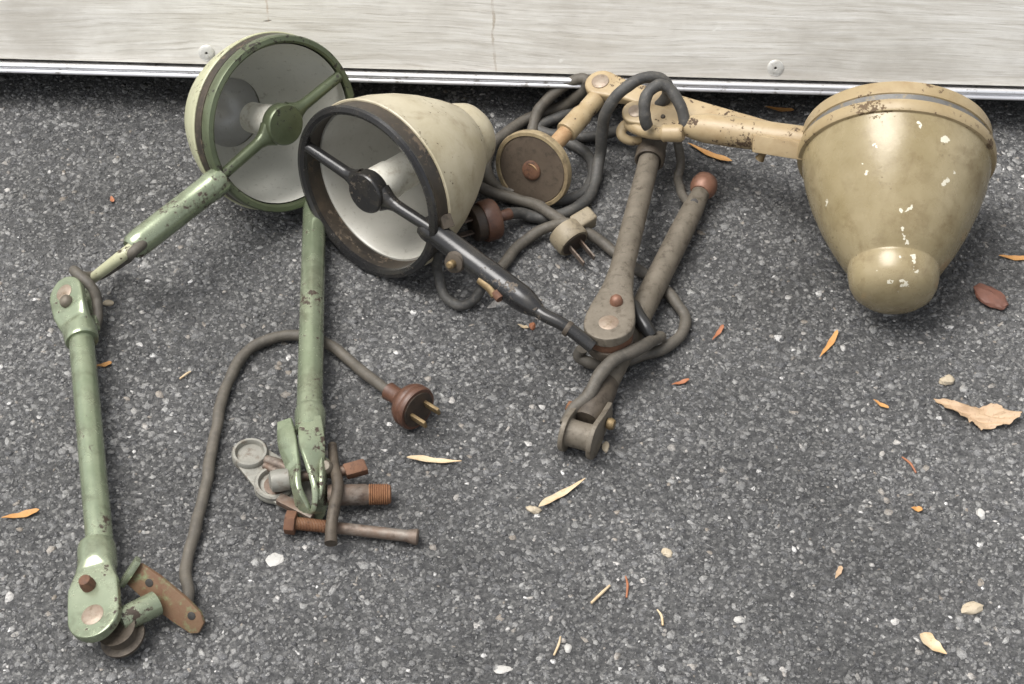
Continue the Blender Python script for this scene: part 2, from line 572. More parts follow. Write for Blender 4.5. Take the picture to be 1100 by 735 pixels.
ex, ey, ez = V((1, 0, 0)), V((0, 1, 0)), V((0, 0, 1))
b = MB()
b.box(V((0, .012, .62)), ex * 1.1, ey * .009, ez * .6075)
panel_part(b, 'board', M['plywood'], bevel=.001)
b = MB()
b.box(V((0, .063, .60)), ex * 1.09, ey * .040, ez * .597)
panel_part(b, 'gap_darkener', M['gap_dark'])  # unseen block added to keep the gap under the board dark
b = MB()
prof = [(.020, 0), (-.001, 0), (-.003, .0010), (-.0032, .0026), (-.0026, .0040), (-.0008, .0045), (-.0008, .0052), (-.0028, .0057), (-.0034, .0075), (-.0028, .0094), (-.0006, .0100), (.0012, .0102), (.0012, .0092), (.020, .0092)]
b.rings([[V((sx, y, z)) for y, z in prof] for sx in (-1.1, 1.1)])
panel_part(b, 'edge_strip', M['alu'], bevel=.0003, bseg=1)

for (px, py) in ((222, 57), (833, 73)):
    # pixel ray meets the board face
    Mx = Matrix.Translation(mid) @ Matrix.Rotation(yaw, 4, 'Z') @ Matrix.Rotation(-LEAN, 4, 'X')
    fo, fn = Mx @ V((0, .003, 0)), (Mx.to_3x3() @ V((0, -1, 0)))
    q = Mx.inverted() @ PP(px, py, fo, fn)
    b = MB()
    b.lathe([(.0077, 0), (.0077, .0006), (.0072, .0010), (.0050, .0014), (.0026, .0016), (.0017, .0016), (.0014, .0008), (0, .0008)], q, V((0, -1, 0)), 32)
    w_ = panel_part(b, 'washer', M['washer'])
    b = MB()
    b.lathe([(.0012, .0007), (.0010, .0011), (0, .0012)], q, V((0, -1, 0)), 12)
    panel_part(b, 'screw', M['dark_hole'], w_)


# ------------------------------------------------------------------ helpers for the lamps
def frame(o):
    e1 = V((0, 0, 1)) - o * o.z
    e1.normalize()
    return e1, o.cross(e1)


def arc(n, r, a0, a1, cx=0, cy=0):
    return [(cx + r * math.cos(a0 + (a1 - a0) * i / n), cy + r * math.sin(a0 + (a1 - a0) * i / n)) for i in range(n + 1)]


def cheek(c, d, nrm, r, w, L, th):
    """fork cheek: round end of radius r about c, tail of half width w reaching L along d, lying across nrm"""
    nrm = (nrm - d * nrm.dot(d)).normalized()
    v = nrm.cross(d)
    a = math.radians(78)
    ol = arc(20, r, a, 2 * math.pi - a) + [(L * .55, -w - (r - w) * .35), (L, -w), (L, w), (L * .55, w + (r - w) * .35)]
    return MB().prism(ol, c, d, v, th)


def loft(c, d, nrm, secs, seg=40):
    """cast form: superellipse sections (s along d, half width, half thickness, offset along nrm, exponent)"""
    d = d.normalized()
    nrm = (nrm - d * nrm.dot(d)).normalized()
    v = nrm.cross(d)
    q = []
    for i in range(len(secs) - 1):
        for k in range(5):
            t = k / 5
            t2 = t
            q.append([a * (1 - t2) + b * t2 for a, b in zip(secs[i], secs[i + 1])])
    q.append(secs[-1])
    rs = []
    for s_, w_, t_, off_, p_ in q:
        ring = []
        for j in range(seg):
            a = 2 * math.pi * (j + .5) / seg
            ca, sa = math.cos(a), math.sin(a)
            ring.append(c + d * s_ + v * (w_ * math.copysign(abs(ca) ** (2 / p_), ca)) + nrm * (off_ + t_ * math.copysign(abs(sa) ** (2 / p_), sa)))
        rs.append(ring)
    return MB().rings(rs)


def knuckle_secs(r, t, off, s0, s1, rs_, p=7):
    """round ended flat cheek that grows into a round socket between s0 and s1"""
    out = []
    for k in range(9):
        a = math.radians(86 - k * 10.75)
        out.append((-r * math.sin(a), r * math.cos(a), t * (.86 if k == 0 else 1), off, p))
    out += [(s0 * .45, r * .99, t, off, p), (s0 * .8, r * .93 + rs_ * .05, t * 1.05, off, p * .8), (s0 * .5 + s1 * .25 + s0 * .25, rs_ * 1.02, t * 1.5, off * .6, 3.2),
            (s1 * .72, rs_, rs_ * .93, 0, 2.3), (s1 * .96, rs_, rs_ * .96, 0, 2.0), (s1, rs_ * .95, rs_ * .92, 0, 2.0)]
    return out


def hexhead(c, ax, r, h):
    m = MB()
    ax = ax.normalized()
    e1 = ax.orthogonal().normalized()
    e2 = ax.cross(e1)
    rs = [[c + ax * t + (e1 * math.cos(k * math.pi / 3) + e2 * math.sin(k * math.pi / 3)) * r for k in range(6)] for t in (0, h)]
    return m.rings(rs)


def dome_rivet(c, ax, r, h):
    return MB().lathe([(r, -.002), (r, h * .3), (r * .85, h * .7), (r * .5, h * .95), (0, h)], c, ax, 20)


def crossbar(parent, C, o, ends, hub, mat, rad, hub_r, hub_h, soc_r, soc_l, rec):
    """bar across the open mouth with a round hub carrying the lamp holder"""
    Cr = C - o * rec
    a, b_ = [PP(*e, Cr, o) for e in ends]
    h = PP(*hub, Cr, o)
    m = MB()
    m.tube([a, h], [rad, rad * 1.15], 16, False)
    m.tube([h, b_], [rad * 1.15, rad], 16, False)
    for q in (a, b_):
        d = (h - q).normalized()
        sec = loft(h, -d, o, [(hub_r * 1.9, rad * 1.02, rad * 1.02, 0, 2), (hub_r * 1.5, rad * 1.15, rad * 1.05, 0, 2), (hub_r * 1.22, rad * 1.45, rad * 1.15, 0, 2.2), (hub_r * 1.02, rad * 1.95, rad * 1.25, 0, 2.4), (hub_r * .8, rad * 2.6, rad * 1.3, 0, 2.6)], 28)
        m.add(sec.v, sec.f)
    bar = m.build('crossbar', mat, parent)
    hf = h + o * (rad * 1.5 + .0015)
    MB().lathe([(hub_r * .93, -.0004), (hub_r * .985, .0008), (hub_r, .0022), (hub_r, hub_h * .85), (hub_r * .92, hub_h)], hf, -o, 48).build('hub', mat, bar)
    s = MB()
    s.lathe([(soc_r, 0), (soc_r, soc_l * .45), (soc_r * .93, soc_l * .5), (soc_r * .93, soc_l * .95), (soc_r * .8, soc_l)], hf - o * hub_h * .95, -o, 40)
    s.build('lamp_holder', M['porcelain'], parent)
    return h


def plug(parent, c, ax, r, body_mat, face_mat, prong_mat, side, L=.022, stem=.018, pl_=.014):
    """c: centre of the prong face, ax: the way the prongs point"""
    ax = ax.normalized()
    side = (side - ax * side.dot(ax)).normalized()
    up = ax.cross(side)
    m = MB()
    m.lathe([(.0065, -L - stem), (.0078, -L - stem + .001), (.0072, -L - stem * .5), (.0078, -L - .002), (r * .62, -L + .002), (r * .86, -L * .72), (r * .98, -L * .5), (r, -L * .36), (r * .97, -L * .3), (r, -L * .22), (r, -.002), (r * .95, 0)], c, ax, 40)
    p = m.build('plug', body_mat, parent)
    MB().lathe([(r * .82, -.001), (r * .82, .0006), (r * .8, .001)], c, ax, 36).build('face', face_mat, p)
    for s in (-1, 1):
        q = c + side * s * r * .42
        MB().box(q + ax * pl_ / 2, ax * pl_ / 2, up * .0034, side * .0014).build('prong', prong_mat, p, bevel=.0005)
    return p


# ================================================================== LAMP 1: green
EA, AA = math.radians(24), math.radians(45)
oA = V((math.cos(EA) * math.sin(AA), -math.cos(EA) * math.cos(AA), math.sin(EA)))
RA = .0790
CA = P(306, 134, .093)
lampA = thing('green_lamp', 'pale green bell lamp with two-part green arm and brown plug, leftmost of the three lamps', 'lamp', P(140, 450, 0), 'old industrial arm lamps')
MB().lathe([(RA - .0070, .0045), (RA - .0070, .001), (RA - .005, -.0005), (RA - .001, 0), (RA, .002), (RA, .010), (RA - .0015, .0125), (RA - .0065, .0125), (RA - .0075, .0105)], CA, -oA, 96, .002, False, False).build('rim', M['green_dark'], lampA)
MB().lathe([(RA - .007, .0115), (RA - .0005, .0120), (RA - .0002, .018), (RA - .0004, .0235), (RA - .006, .024)], CA, -oA, 96, .003, False, False).build('worn_band', M['black_band'], lampA)
KA = .80
shellA = [(RA - .006, .0215), (RA + .0004, .0215), (RA + .0012, .0225), (RA + .0006, .026), (RA - .0035, .038), (RA - .010, .053), (RA - .0185, .069), (RA - .0295, .085), (RA - .0405, .0985), (.0370, .101), (.0350, .103), (.0325, .109), (.0265, .117), (.016, .123), (.006, .125), (0, .1252)]
MB().lathe(shellA, CA, -oA, 96, .003, False, False).build('shade', M['green_pale'], lampA)
refA = [(RA - .0082, .004), (RA - .0085, .012), (RA - .010, .024), (RA - .015, .045), (RA - .023, .068), (RA - .034, .09), (RA - .043, .104)]
refA = [(r - (.004 if h > .03 else 0), h if h < .025 else .024 + (h - .024) * KA) for r, h in refA]
MB().lathe(refA, CA, -oA, 96, .001, False, False).build('reflector', M['reflector_grey'], lampA)
MB().lathe([(RA - .0465, .0908), (.0320, .094), (.0295, .102), (.023, .110), (.013, .115), (0, .116)], CA, -oA, 64, 0, False, False).build('reflector_neck', M['reflector_dark'], lampA)
crossbar(lampA, CA, oA, ((237, 190), (364, 82)), (301.5, 133), M['green_dark'], .0050, .0185, .013, .0150, .044, .003)
# handle
h0, h1 = PP(229, 199, CA - oA * .006, oA), PP(140, 268, CA - oA * .006, oA)
h1.z = max(h1.z, .018)
dh = (h1 - h0).normalized()
MB().lathe([(.0118, -.010), (.0128, -.004), (.0128, .004), (.0122, .006), (.0122, .05), (.0122, (h1 - h0).length - .012), (.0112, (h1 - h0).length - .003), (.0085, (h1 - h0).length), (.006, (h1 - h0).length - .001)], h0, dh, 40, .004).build('handle', M['green'], lampA)
h2 = P(96, 302, .020)
MB().tube([h1 - dh * .01, h1 + dh * .012, h2], [.0052, .0052, .0045], 14).build('link_rod', M['green_pale'], lampA)
# upper knuckle
kc = P(79, 322, .024)
t0, t1 = P(91, 372, .021), P(112, 640, .021)
td = (t1 - t0).normalized()
kd = (P(91, 380, .022) - kc).normalized()
nA = V((-.42, -.30, .86))
nAp = (nA - kd * nA.dot(kd)).normalized()
kn = loft(kc, kd, nA, knuckle_secs(.0165, .0042, .0085, .024, .049, .0146)).build('knuckle', M['green'], lampA, angle=50)
cheek(kc - nAp * .0105, kd, nA, .0160, .0125, .036, .005).build('cheek', M['green'], kn, bevel=.0015)
MB().lathe([(.0078, -.004), (.0078, .0006), (.0066, .0012), (0, .0012)], kc + nAp * .0125 + kd * .000, nAp, 28).build('pivot_boss', M['boss'], kn)
dome_rivet(kc + nAp * .0125 + kd * .0118 - nAp.cross(kd) * -.001, nAp, .0058, .0065).build('rivet', M['grey_steel'], kn)
MB().tube([kc + kd * .044, t1 - td * .01], [.0108, .0108], 32, False).build('tube', M['green'], lampA)
# lower knuckle
lc = P(107, 669, .026)
ld = (P(104, 590, .024) - lc).normalized()
nL = V((-.18, -.38, .9))
nLp = (nL - ld * nL.dot(ld)).normalized()
kn = loft(lc, ld, nL, knuckle_secs(.0205, .0042, .0085, .036, .0735, .0150)).build('knuckle', M['green'], lampA, angle=50)
MB().lathe([(.0088, -.004), (.0088, .0006), (.0072, .0013), (0, .0013)], lc + nLp * .0123 - ld * .001, nLp, 28).build('pivot_boss', M['boss'], kn)
MB().lathe([(.0058, -.002), (.0058, .004), (.0045, .009), (.002, .0098), (0, .0098)], lc + nLp * .0125 + ld * .0265 + nLp.cross(ld) * .002, nLp, 20).build('rivet', M['rust'], kn)
sp = P(128, 688, .010)
m = MB()
m.lathe([(.0165, -.009), (.0175, -.0075), (.0175, -.0055), (.0125, -.004), (.011, .004), (.015, .006)], lc - nLp * .008 + V((.012, -.004, 0)), nLp, 40)
m.build('pivot_disc', M['dark_steel'], kn)
# wall bracket
a0, a1 = P(128, 668, .024), P(168, 648, .020)
MB().tube([a0, a1], [.0098, .0098], 28, False).build('bracket_stub', M['green'], lampA)
bc = P(180, 643, .020)
bu = (P(212, 668, .011) - P(148, 618, .030)).normalized()
bn = (V((-.55, -.45, .70)))
bn = (bn - bu * bn.dot(bu)).normalized()
bv = bn.cross(bu)
ol = []
for x, y in ((-.036, -.007), (-.032, -.0105), (-.010, -.0125), (.014, -.0120), (.030, -.0105), (.035, -.006), (.034, .0035), (.027, .0085), (.012, .0105), (-.014, .0115), (-.031, .0100), (-.036, .006)):
    ol.append((x, y))
brk = MB().prism(ol, bc, bu, bv, .0045).build('wall_bracket', rusty('rusted_green_bracket', (.13, .065, .035), (.16, .10, .055), (.17, .22, .11), .6, .1, .9), lampA, bevel=.0014)
for x in (-.018, .023):
    MB().lathe([(.0032, -.0034), (.0032, .0026), (.0026, .0028)], bc + bu * x + bv * .002, bn, 18).build('painted_screw_hole', M['dark_hole'], brk)  # solid dark disc, shade of a hole put into its colour
MB().prism([(-.007, -.012), (.004, -.0135), (.006, 0), (.004, .0125), (-.007, .011)], bc - bu * .0345 + bn * .003, (bu * .35 + bn * .94).normalized(), bv, .005).build('lip', M['green'], brk, bevel=.0015)
# cords
MB().tube([h1 - dh * .012 + V((.003, -.006, .004)), h1 + V((.002, -.008, .002)), P(128, 283, .018), P(105, 296, .024), P(88, 297, .034), P(80, 291, .038), P(84, 294, .040), P(96, 306, .036), P(104, 322, .026), P(105, 342, .018), P(101, 358, .014)], .0046, 14, wob=.0005).build('cord', M['cord'], lampA)
cz = .0065
fc = P(449, 440, .021)
pxA = ((fc - P(405, 409, .015)).normalized() + V((.08, -.02, .03))).normalized()
MB().tube([P(200, 652, .012), P(202, 633, .010), P(200, 612, cz), P(205, 585, cz), P(216, 545, cz), P(225, 500, cz), P(232, 460, cz), P(240, 425, cz), P(252, 395, cz), P(270, 374, cz), P(292, 364, .007), P(318, 360, .007), P(342, 364, .007), P(366, 380, .008), P(384, 394, .009), fc - pxA * .046, fc - pxA * .034], .0048, 16, wob=.0005).build('cord', M['cord'], lampA)
plug(lampA, fc, pxA, .0192, M['bakelite'], M['bakelite_face'], M['brass'], V((-.45, -.62, -.1)), .020, .016, .017)

# ================================================================== loose green arm with clamp
arm = thing('clamp_arm', 'loose green tube arm with forked end, pale clamp and long rusty bolts', 'lamp arm', P(334, 400, 0))
u0, u1 = P(338, 214, .018), P(332, 462, .028)
MB().tube([u0, u1], [.0104, .0108], 32, False).build('tube', M['green'], arm)


def jaw(pts, ws, ns, th, name='fork_jaw'):
    """strip along pts with half widths ws along side vectors ns"""
    m = MB()
    # dense interpolation
    def cat(a, i, t):
        p0, p1, p2, p3 = a[max(i - 1, 0)], a[i], a[i + 1], a[min(i + 2, len(a) - 1)]
        return 0.5 * ((2 * p1) + (p2 - p0) * t + (2 * p0 - 5 * p1 + 4 * p2 - p3) * t * t + (3 * p1 - p0 - 3 * p2 + p3) * t ** 3)
    q, w, s = [], [], []
    for i in range(len(pts) - 1):
        for k in range(6):
            t = k / 6
            q.append(cat(pts, i, t))
            w.append(max(.002, cat(ws, i, t)))
            s.append(cat(ns, i, t).normalized())
    q.append(pts[-1]); w.append(ws[-1]); s.append(ns[-1].normalized())
    rs = []
    for i in range(len(q)):
        tg = (q[min(i + 1, len(q) - 1)] - q[max(i - 1, 0)]).normalized()
        sd = (s[i] - tg * s[i].dot(tg)).normalized()
        nn = tg.cross(sd)
        rs.append([q[i] + sd * w[i] * a + nn * (b_ * th / 2) for a, b_ in ((-1, -.6), (-.9, -1), (.9, -1), (1, -.6), (1, .6), (.9, 1), (-.9, 1), (-1, .6))])
    m.rings(rs)
    return m.build(name, M['green'], arm, angle=50)


up = V((0, 0, 1))
jaw([P(306, 453, .030), P(309, 475, .031), P(315, 500, .030), P(319, 525, .026), P(326, 545, .016), P(331, 557, .006)], [.0062, .0085, .0075, .0070, .0075, .005], [V((.95, 0, .3)), V((.9, 0, .45)), V((.7, 0, .7)), V((.25, .1, 1)), V((.15, .2, 1)), V((.15, .2, 1))], .0045)
jaw([P(333, 450, .036), P(335, 475, .037), P(338, 500, .034), P(340, 525, .028), P(341, 545, .016), P(340, 556, .006)], [.0095, .0105, .0085, .0072, .0075, .005], [V((1, 0, .1)), V((.95, 0, -.15)), V((.75, 0, -.6)), V((.2, -.1, -1)), V((.1, -.2, -1)), V((.1, -.2, -1))], .0045)
jaw([P(348, 492, .030), P(347, 515, .028), P(346, 535, .020), P(343, 552, .007)], [.005, .0065, .0065, .004], [V((.6, 0, -.8)), V((.2, -.1, -1)), V((.1, -.2, -1)), V((.1, -.2, -1))], .0035)
MB().lathe([(.0118, -.012), (.0128, -.008), (.0122, .010), (.0105, .012)], P(333, 452, .027), (u1 - u0), 28).build('socket', M['green'], arm)
# clamp casting: two round cups on a flat web
cast = MB()
c1, c2, c3 = P(269, 490, .006), P(296, 521, .007), P(338, 548, .007)
e = V((1, 0, 0))
f_ = V((0, 1, 0))


def rel(p):
    return (p.x - c2.x, p.y - c2.y)


hull = []
p1, p3 = rel(c1), rel(c3)
hull = arc(14, .0150, math.radians(25), math.radians(235), *p1) + arc(10, .0175, math.radians(185), math.radians(268), 0, 0) + [(p3[0] * .6, p3[1] * .6 - .014), (p3[0], p3[1] - .010), (p3[0] + .006, p3[1] + .004), (p3[0] * .7, p3[1] * .5 + .026), (.012, .0200)]
cz_ = V((c2.x, c2.y, .006))
cst = MB().prism(hull, cz_, e, f_, .004).build('clamp_casting', M['zinc'], arm, bevel=.0012)
for c, r in ((c1, .0150), (c2, .0172)):
    q = V((c.x, c.y, .0082))
    MB().lathe([(r * .72, -.001), (r * .74, .0022), (r * .80, .0040), (r * .92, .0040), (r * .995, .0026), (r, -.001)], q, up, 40, .006, False, False).build('cup_rim', M['zinc'], cst)
MB().lathe([(.0100, 0), (.0102, .0012), (.0078, .0018), (0, .0014)], V((c2.x + .001, c2.y - .002, .0082)), up, 24, .02).build('rust_stain', M['rust_grey'], cst)
m = MB()
m.tube([P(286, 494, .012), P(300, 499, .014), P(318, 508, .014)], [.004, .0046, .004], 10)
m.tube([P(284, 500, .011), P(300, 508, .012), P(314, 516, .012)], [.003, .0036, .003], 10)
m.build('web_rib', M['rust_grey'], cst)
m = MB()
m.box(P(318, 545, .011), (P(330, 553, .011) - P(296, 536, .011)) * .55, V((.002, .004, 0)), up * .003)
m.build('lug', M['rust_grey'], cst, bevel=.001)
# cross screw with knob and rusty head
x0, x1 = P(297, 516, .020), P(382, 504, .020)
m = MB().tube([x0, x1], [.0042, .0042], 18, False)
cs = m.build('cross_screw', M['rust_grey'], arm)
MB().lathe([(.004, -.010), (.0085, -.008), (.0092, -.002), (.0088, .006), (.005, .009)], x0 + V((.004, 0, 0)), x1 - x0, 28, .02).build('knob', M['zinc'], cs)
MB().box(x1, V((.0085, .003, 0)), V((-.002, .0045, .002)), V((0, -.001, .0045))).build('wing_head', M['rust'], cs, bevel=.0018)
MB().lathe([(.0055, -.006), (.0062, -.004), (.0062, .003), (.004, .006)], P(350, 503, .026), up + V((-.1, -.3, 0)), 20).build('nut', M['grey_steel'], cs)
# stud
s0, s1 = P(352, 532, .014), P(419, 531, .012)
sd = (s1 - s0)
Ls = sd.length
std = MB().lathe([(.0082, 0), (.0085, .002), (.0085, Ls * .62), (.0078, Ls * .64), (.0078, Ls * .66)], s0, sd, 32).build('stud', M['rust_grey'], arm)
pr_ = [(.0080, Ls * .66)]
k = Ls * .66
while k < Ls - .002:
    pr_ += [(.0086, k + .0006), (.0086, k + .0010), (.0078, k + .0015)]
    k += .0017
pr_ += [(.0076, Ls), (.006, Ls + .001)]
MB().lathe(pr_, s0, sd, 28).build('thread', M['rust_orange'], std)
MB().tube([P(357, 478, .022), P(359, 500, .024), P(363, 522, .026), P(359, 545, .024), P(356, 565, .021), P(355.5, 584, .019)], [.0036, .0042, .0048, .0048, .0046, .0052], 14).build('tommy_bar', M['dark_steel'], arm)
# long bolt
b0, b1 = P(308, 561, .0095), P(448, 577, .0075)
bd = b1 - b0
Lb = bd.length
blt = MB().lathe([(.0048, .006), (.0048, Lb - .008), (.0052, Lb - .007), (.0062, Lb - .003), (.0066, Lb), (.0055, Lb + .001)], b0, bd, 24).build('bolt', M['rust_grey'], arm)
hexhead(b0 - bd.normalized() * .001, bd, .0098, .0085).build('bolt_head', M['rust'], blt, bevel=.0012)
pr_ = []
k = .0075
while k < .034:
    pr_ += [(.0047, k), (.0054, k + .0006), (.0047, k + .0012)]
    k += .0012
MB().lathe(pr_, b0, bd, 24).build('thread', M['rust_orange'], blt)

# ================================================================== LAMP 2: cream with black rim
oB = V((-.63, -.755, .185)).normalized()
RB = .0790
CB = P(392.5, 208, .0820)
lampB = thing('cream_lamp', 'cream bell lamp with deep black rim, black handle and grimy steel rods', 'lamp', P(560, 330, 0), 'old industrial arm lamps')
MB().lathe([(RB - .0065, .021), (RB - .0062, .004), (RB - .006, .001), (RB - .004, -.0008), (RB - .001, 0), (RB + .0005, .002), (RB - .0005, .005), (RB - .001, .021), (RB - .004, .0225)], CB, -oB, 96, .002, False, False).build('rim', M['black_band'], lampB)
MB().lathe([(RB - .0068, .003), (RB - .0062, -.0006), (RB - .003, -.0022), (RB + .0008, -.001), (RB + .0018, .0015), (RB + .0006, .0042), (RB - .002, .0045)], CB, -oB, 96, .002, False, False).build('rim_lip', M['black'], lampB)
shB = [(RB - .005, .0185), (RB + .0005, .0185), (RB + .0012, .0195), (RB - .0002, .023), (RB - .0035, .040), (RB - .0105, .060), (RB - .0200, .080), (RB - .0310, .099), (RB - .0405, .113), (.0345, .116), (.0335, .120), (.0325, .126), (.029, .135), (.0215, .1425), (.011, .147), (0, .1483)]
shB = [(r, h if h < .022 else .022 + (h - .022) * 1.06) for r, h in shB]
MB().lathe(shB, CB, -oB, 96, .003, False, False).build('shade', M['cream'], lampB)
MB().lathe([(RB - .0055, .0195), (RB - .0085, .0185), (RB - .010, .020), (RB - .0135, .036), (RB - .0205, .056), (RB - .030, .076), (RB - .0405, .095), (.034, .102)], CB, -oB, 96, .001, False, False).build('reflector', M['reflector'], lampB)
MB().lathe([(.0342, .1015), (.031, .114), (.026, .127), (.015, .136), (0, .138)], CB, -oB, 64, 0, False, False).build('reflector_neck', M['reflector_dark'], lampB)
crossbar(lampB, CB, oB, ((331, 158), (464, 246)), (399, 204), M['black'], .0052, .0188, .013, .0172, .046, .004)
# handle
q0 = PP(467, 250, CB - oB * .008, oB)
q1 = P(577, 333, .062)
q2 = P(637, 373, .047)
hd = (q1 - q0).normalized()
Lh = (q1 - q0).length
MB().lathe([(.0095, -.012), (.0112, -.006), (.0112, 0), (.0103, .002), (.0106, Lh * .45), (.0112, Lh * .52), (.0112, Lh - .018), (.0100, Lh - .010), (.0078, Lh - .002), (.0052, Lh + .004)], q0, hd, 40, .004).build('handle', M['black'], lampB)
MB().tube([q1 - hd * .004, q1 + hd * .008, (q1 + q2) / 2 + V((0, 0, .003)), q2], [.0056, .0056, .0056, .0058], 18).build('neck_rod', M['black'], lampB)
MB().lathe([(.0066, -.002), (.0068, 0), (.0066, .002)], (q1 * .45 + q2 * .55) + V((0, 0, .002)), q2 - q1, 24).build('ring', M['dark_steel'], lampB)
# latch on rim
lp = P(478, 237, .093)
eR = (lp - CB).normalized()
lt = MB().box(PP(479, 238, CB - oB * .012 + (PP(470, 244, CB, oB) - CB).normalized() * .079, (V((.55, -.45, .7)))), V((.0045, .003, -.001)), V((-.002, .004, .004)), V((.0015, -.001, .0015))).build('latch', M['dark_steel'], lampB, bevel=.0008)
# screws under the handle
low = (V((-.4, -.75, -.1)))
w0 = q0 + hd * Lh * .27 + low.normalized() * .010
wn = MB().lathe([(.009, 0), (.0095, .002), (.008, .004), (.0085, .0055), (.005, .0065)], w0, low + V((0, 0, .5)), 24, .02).build('thumb_screw', M['dark_steel'], lampB)
MB().lathe([(.0035, .004), (.0035, .012), (.002, .0135)], w0, low + V((0, 0, .5)), 14).build('screw_tip', M['brass'], wn)
w1 = q0 + hd * Lh * .50 + low.normalized() * .0105
m = MB()
m.tube([w1, w1 + hd * .012, w1 + hd * .018 + V((0, -.003, -.002))], [.0036, .0042, .0036], 12)
m.build('lever', M['brass'], lampB)
MB().tube([w1 + hd * .019, w1 + hd * .024 + V((0, -.003, -.001))], [.0048, .0040], 12, False).build('lever_tip', M['rust'], lampB)
# rod 1 and its knuckle
kc = P(655, 353, .046)
r_top = P(699, 166, .032)
kd = (P(668, 290, .042) - kc).normalized()
nB = V((-.15, -.35, .92))
nBp = (nB - kd * nB.dot(kd)).normalized()
kn = loft(kc - kd * .002, kd, nB, knuckle_secs(.0212, .0048, .005, .040, .070, .0118)[:9] + [(.010, .0208, .0048, .005, 6), (.022, .0188, .0052, .0045, 5), (.036, .0158, .0065, .003, 3.6), (.052, .0130, .0090, .001, 2.6), (.068, .0115, .0110, 0, 2.1), (.073, .0110, .0108, 0, 2)]).build('knuckle', M['grey_steel'], lampB, angle=50)
cheek(kc - nBp * .0125 - kd * .003, kd, nB, .0205, .0125, .05, .009).build('cheek', M['dark_steel'], kn, bevel=.002)
MB().lathe([(.019, -.005), (.0195, -.0035), (.0195, .0035), (.019, .005)], kc - nBp * .004 - kd * .002, nBp, 40).build('pivot_disc', M['rust'], kn)
MB().lathe([(.0085, -.004), (.0085, .0004), (.0070, .0012), (0, .0016)], kc + nBp * .0095 - kd * .003, nBp, 28).build('pivot_boss', M['boss'], kn)
dome_rivet(kc + nBp * .009 + kd * .0215 + V((.003, 0, 0)), nBp, .0056, .008).build('rivet', M['copper'], kn)
MB().tube([kc + kd * .055, kc + kd * .075, r_top], [.0108, .0106, .0096], 30, False).build('rod', M['grey_steel'], lampB)
col_ax = (r_top - kc).normalized()
MB().lathe([(.0098, -.002), (.0108, -.010), (.0125, -.0105), (.0136, -.009), (.0136, .003), (.0125, .005), (.0125, .020), (.011, .022)], r_top, col_ax, 36, .006).build('collar', M['dark_steel'], lampB)
# rod 2 with ball end and spool fork
e0, e1_ = P(755, 203, .017), P(630, 452, .017)
rd = (e1_ - e0).normalized()
MB().tube([e0, e0 + rd * .012, e0 + rd * .028, e0 + rd * .06, e1_], [.0082, .0085, .0100, .0108, .0112], 30, False).build('rod', M['grey_steel'], lampB)
MB().lathe([(.002, -.0125), (.007, -.0112), (.0108, -.0075), (.0124, -.002), (.0122, .003), (.0105, .0075), (.0085, .0098)], P(756, 200, .018), rd, 36, .01).build('ball_end', M['copper'], lampB)
MB().lathe([(.0035, -.001), (.0035, .0115), (.003, .0118)], e0 + rd * .024 + V((0, 0, -.001)), V((-.1, -.4, .9)), 16).build('painted_cord_hole', M['dark_hole'], lampB)  # dark solid plug, its colour stands for shade inside a hole
sc0 = P(624, 468, .018)
sax = V((.93, -.28, .05)).normalized()
sax = (sax - rd * sax.dot(rd)).normalized()
fk = []
for s, mt in ((-1, 'grey_steel'), (1, 'grey_steel')):
    cc = sc0 + sax * s * .0132
    m = cheek(cc - sax * s * .001, -rd, sax, .0168, .0080, .036, .0046)
    fk.append(m.build('fork_cheek', M[mt], lampB, bevel=.0014))
MB().lathe([(.0125, -.0105), (.0115, -.008), (.0112, 0), (.0115, .008), (.0125, .0105)], sc0, sax, 36).build('spool', M['grey_steel'], lampB)
MB().tube([e1_ - rd * .045, e1_ - rd * .026, e1_ - rd * .010, e1_ + rd * .002], [.0112, .0135, .0142, .0120], 28).build('fork_root', M['dark_steel'], lampB)
MB().lathe([(.0048, 0), (.0055, .003), (.004, .007), (0, .0075)], sc0 - rd * .022 - sax * .014 + V((0, 0, .004)), -sax + V((0, 0, .3)), 16, .03).build('rivet', M['rust_orange'], fk[0])
MB().lathe([(.0045, 0), (.0052, .003), (.004, .006), (0, .0065)], sc0 - rd * .020 + sax * .0155, sax, 16).build('rivet', M['brass'], fk[1])
# cords of lamp 2
MB().tube([P(625, 375, .020), P(622, 384, .012), P(640, 391, .009), P(662, 391, .008), P(690, 382, .007), P(718, 372, .007), P(733, 358, .007), P(735, 340, .007), P(722, 319, .008), P(700, 300, .007), P(672, 280, .008), P(650, 264, .010), P(628, 247, .018), P(608, 240, .020), P(585, 246, .012), P(562, 260, .008), P(545, 278, .008), P(530, 300, .008)], .0050, 14, wob=.0005).build('cord', M['cord'], lampB)
MB().tube([P(710, 362, .016), P(690, 372, .034), P(665, 384, .038), P(645, 402, .036), P(632, 424, .030), P(618, 438, .026), P(606, 456, .024)], [.005, .0056, .0056, .0056, .0054, .005, .004], 14, wob=.0005).build('cord', M['cord'], lampB)
MB().tube([P(681, 328, .030), P(686, 340, .032), P(694, 352, .030), P(700, 361, .026)], [.0055, .0062, .0064, .0055], 12).build('tape_wrap', M['tape'], lampB)
MB().tube([P(472, 268, .05), P(470, 290, .022), P(476, 315, .008), P(492, 328, .007), P(508, 324, .008), P(518, 308, .016), P(522, 298, .035)], .0045, 12, wob=.0005).build('cord', M['cord_black'], lampB)
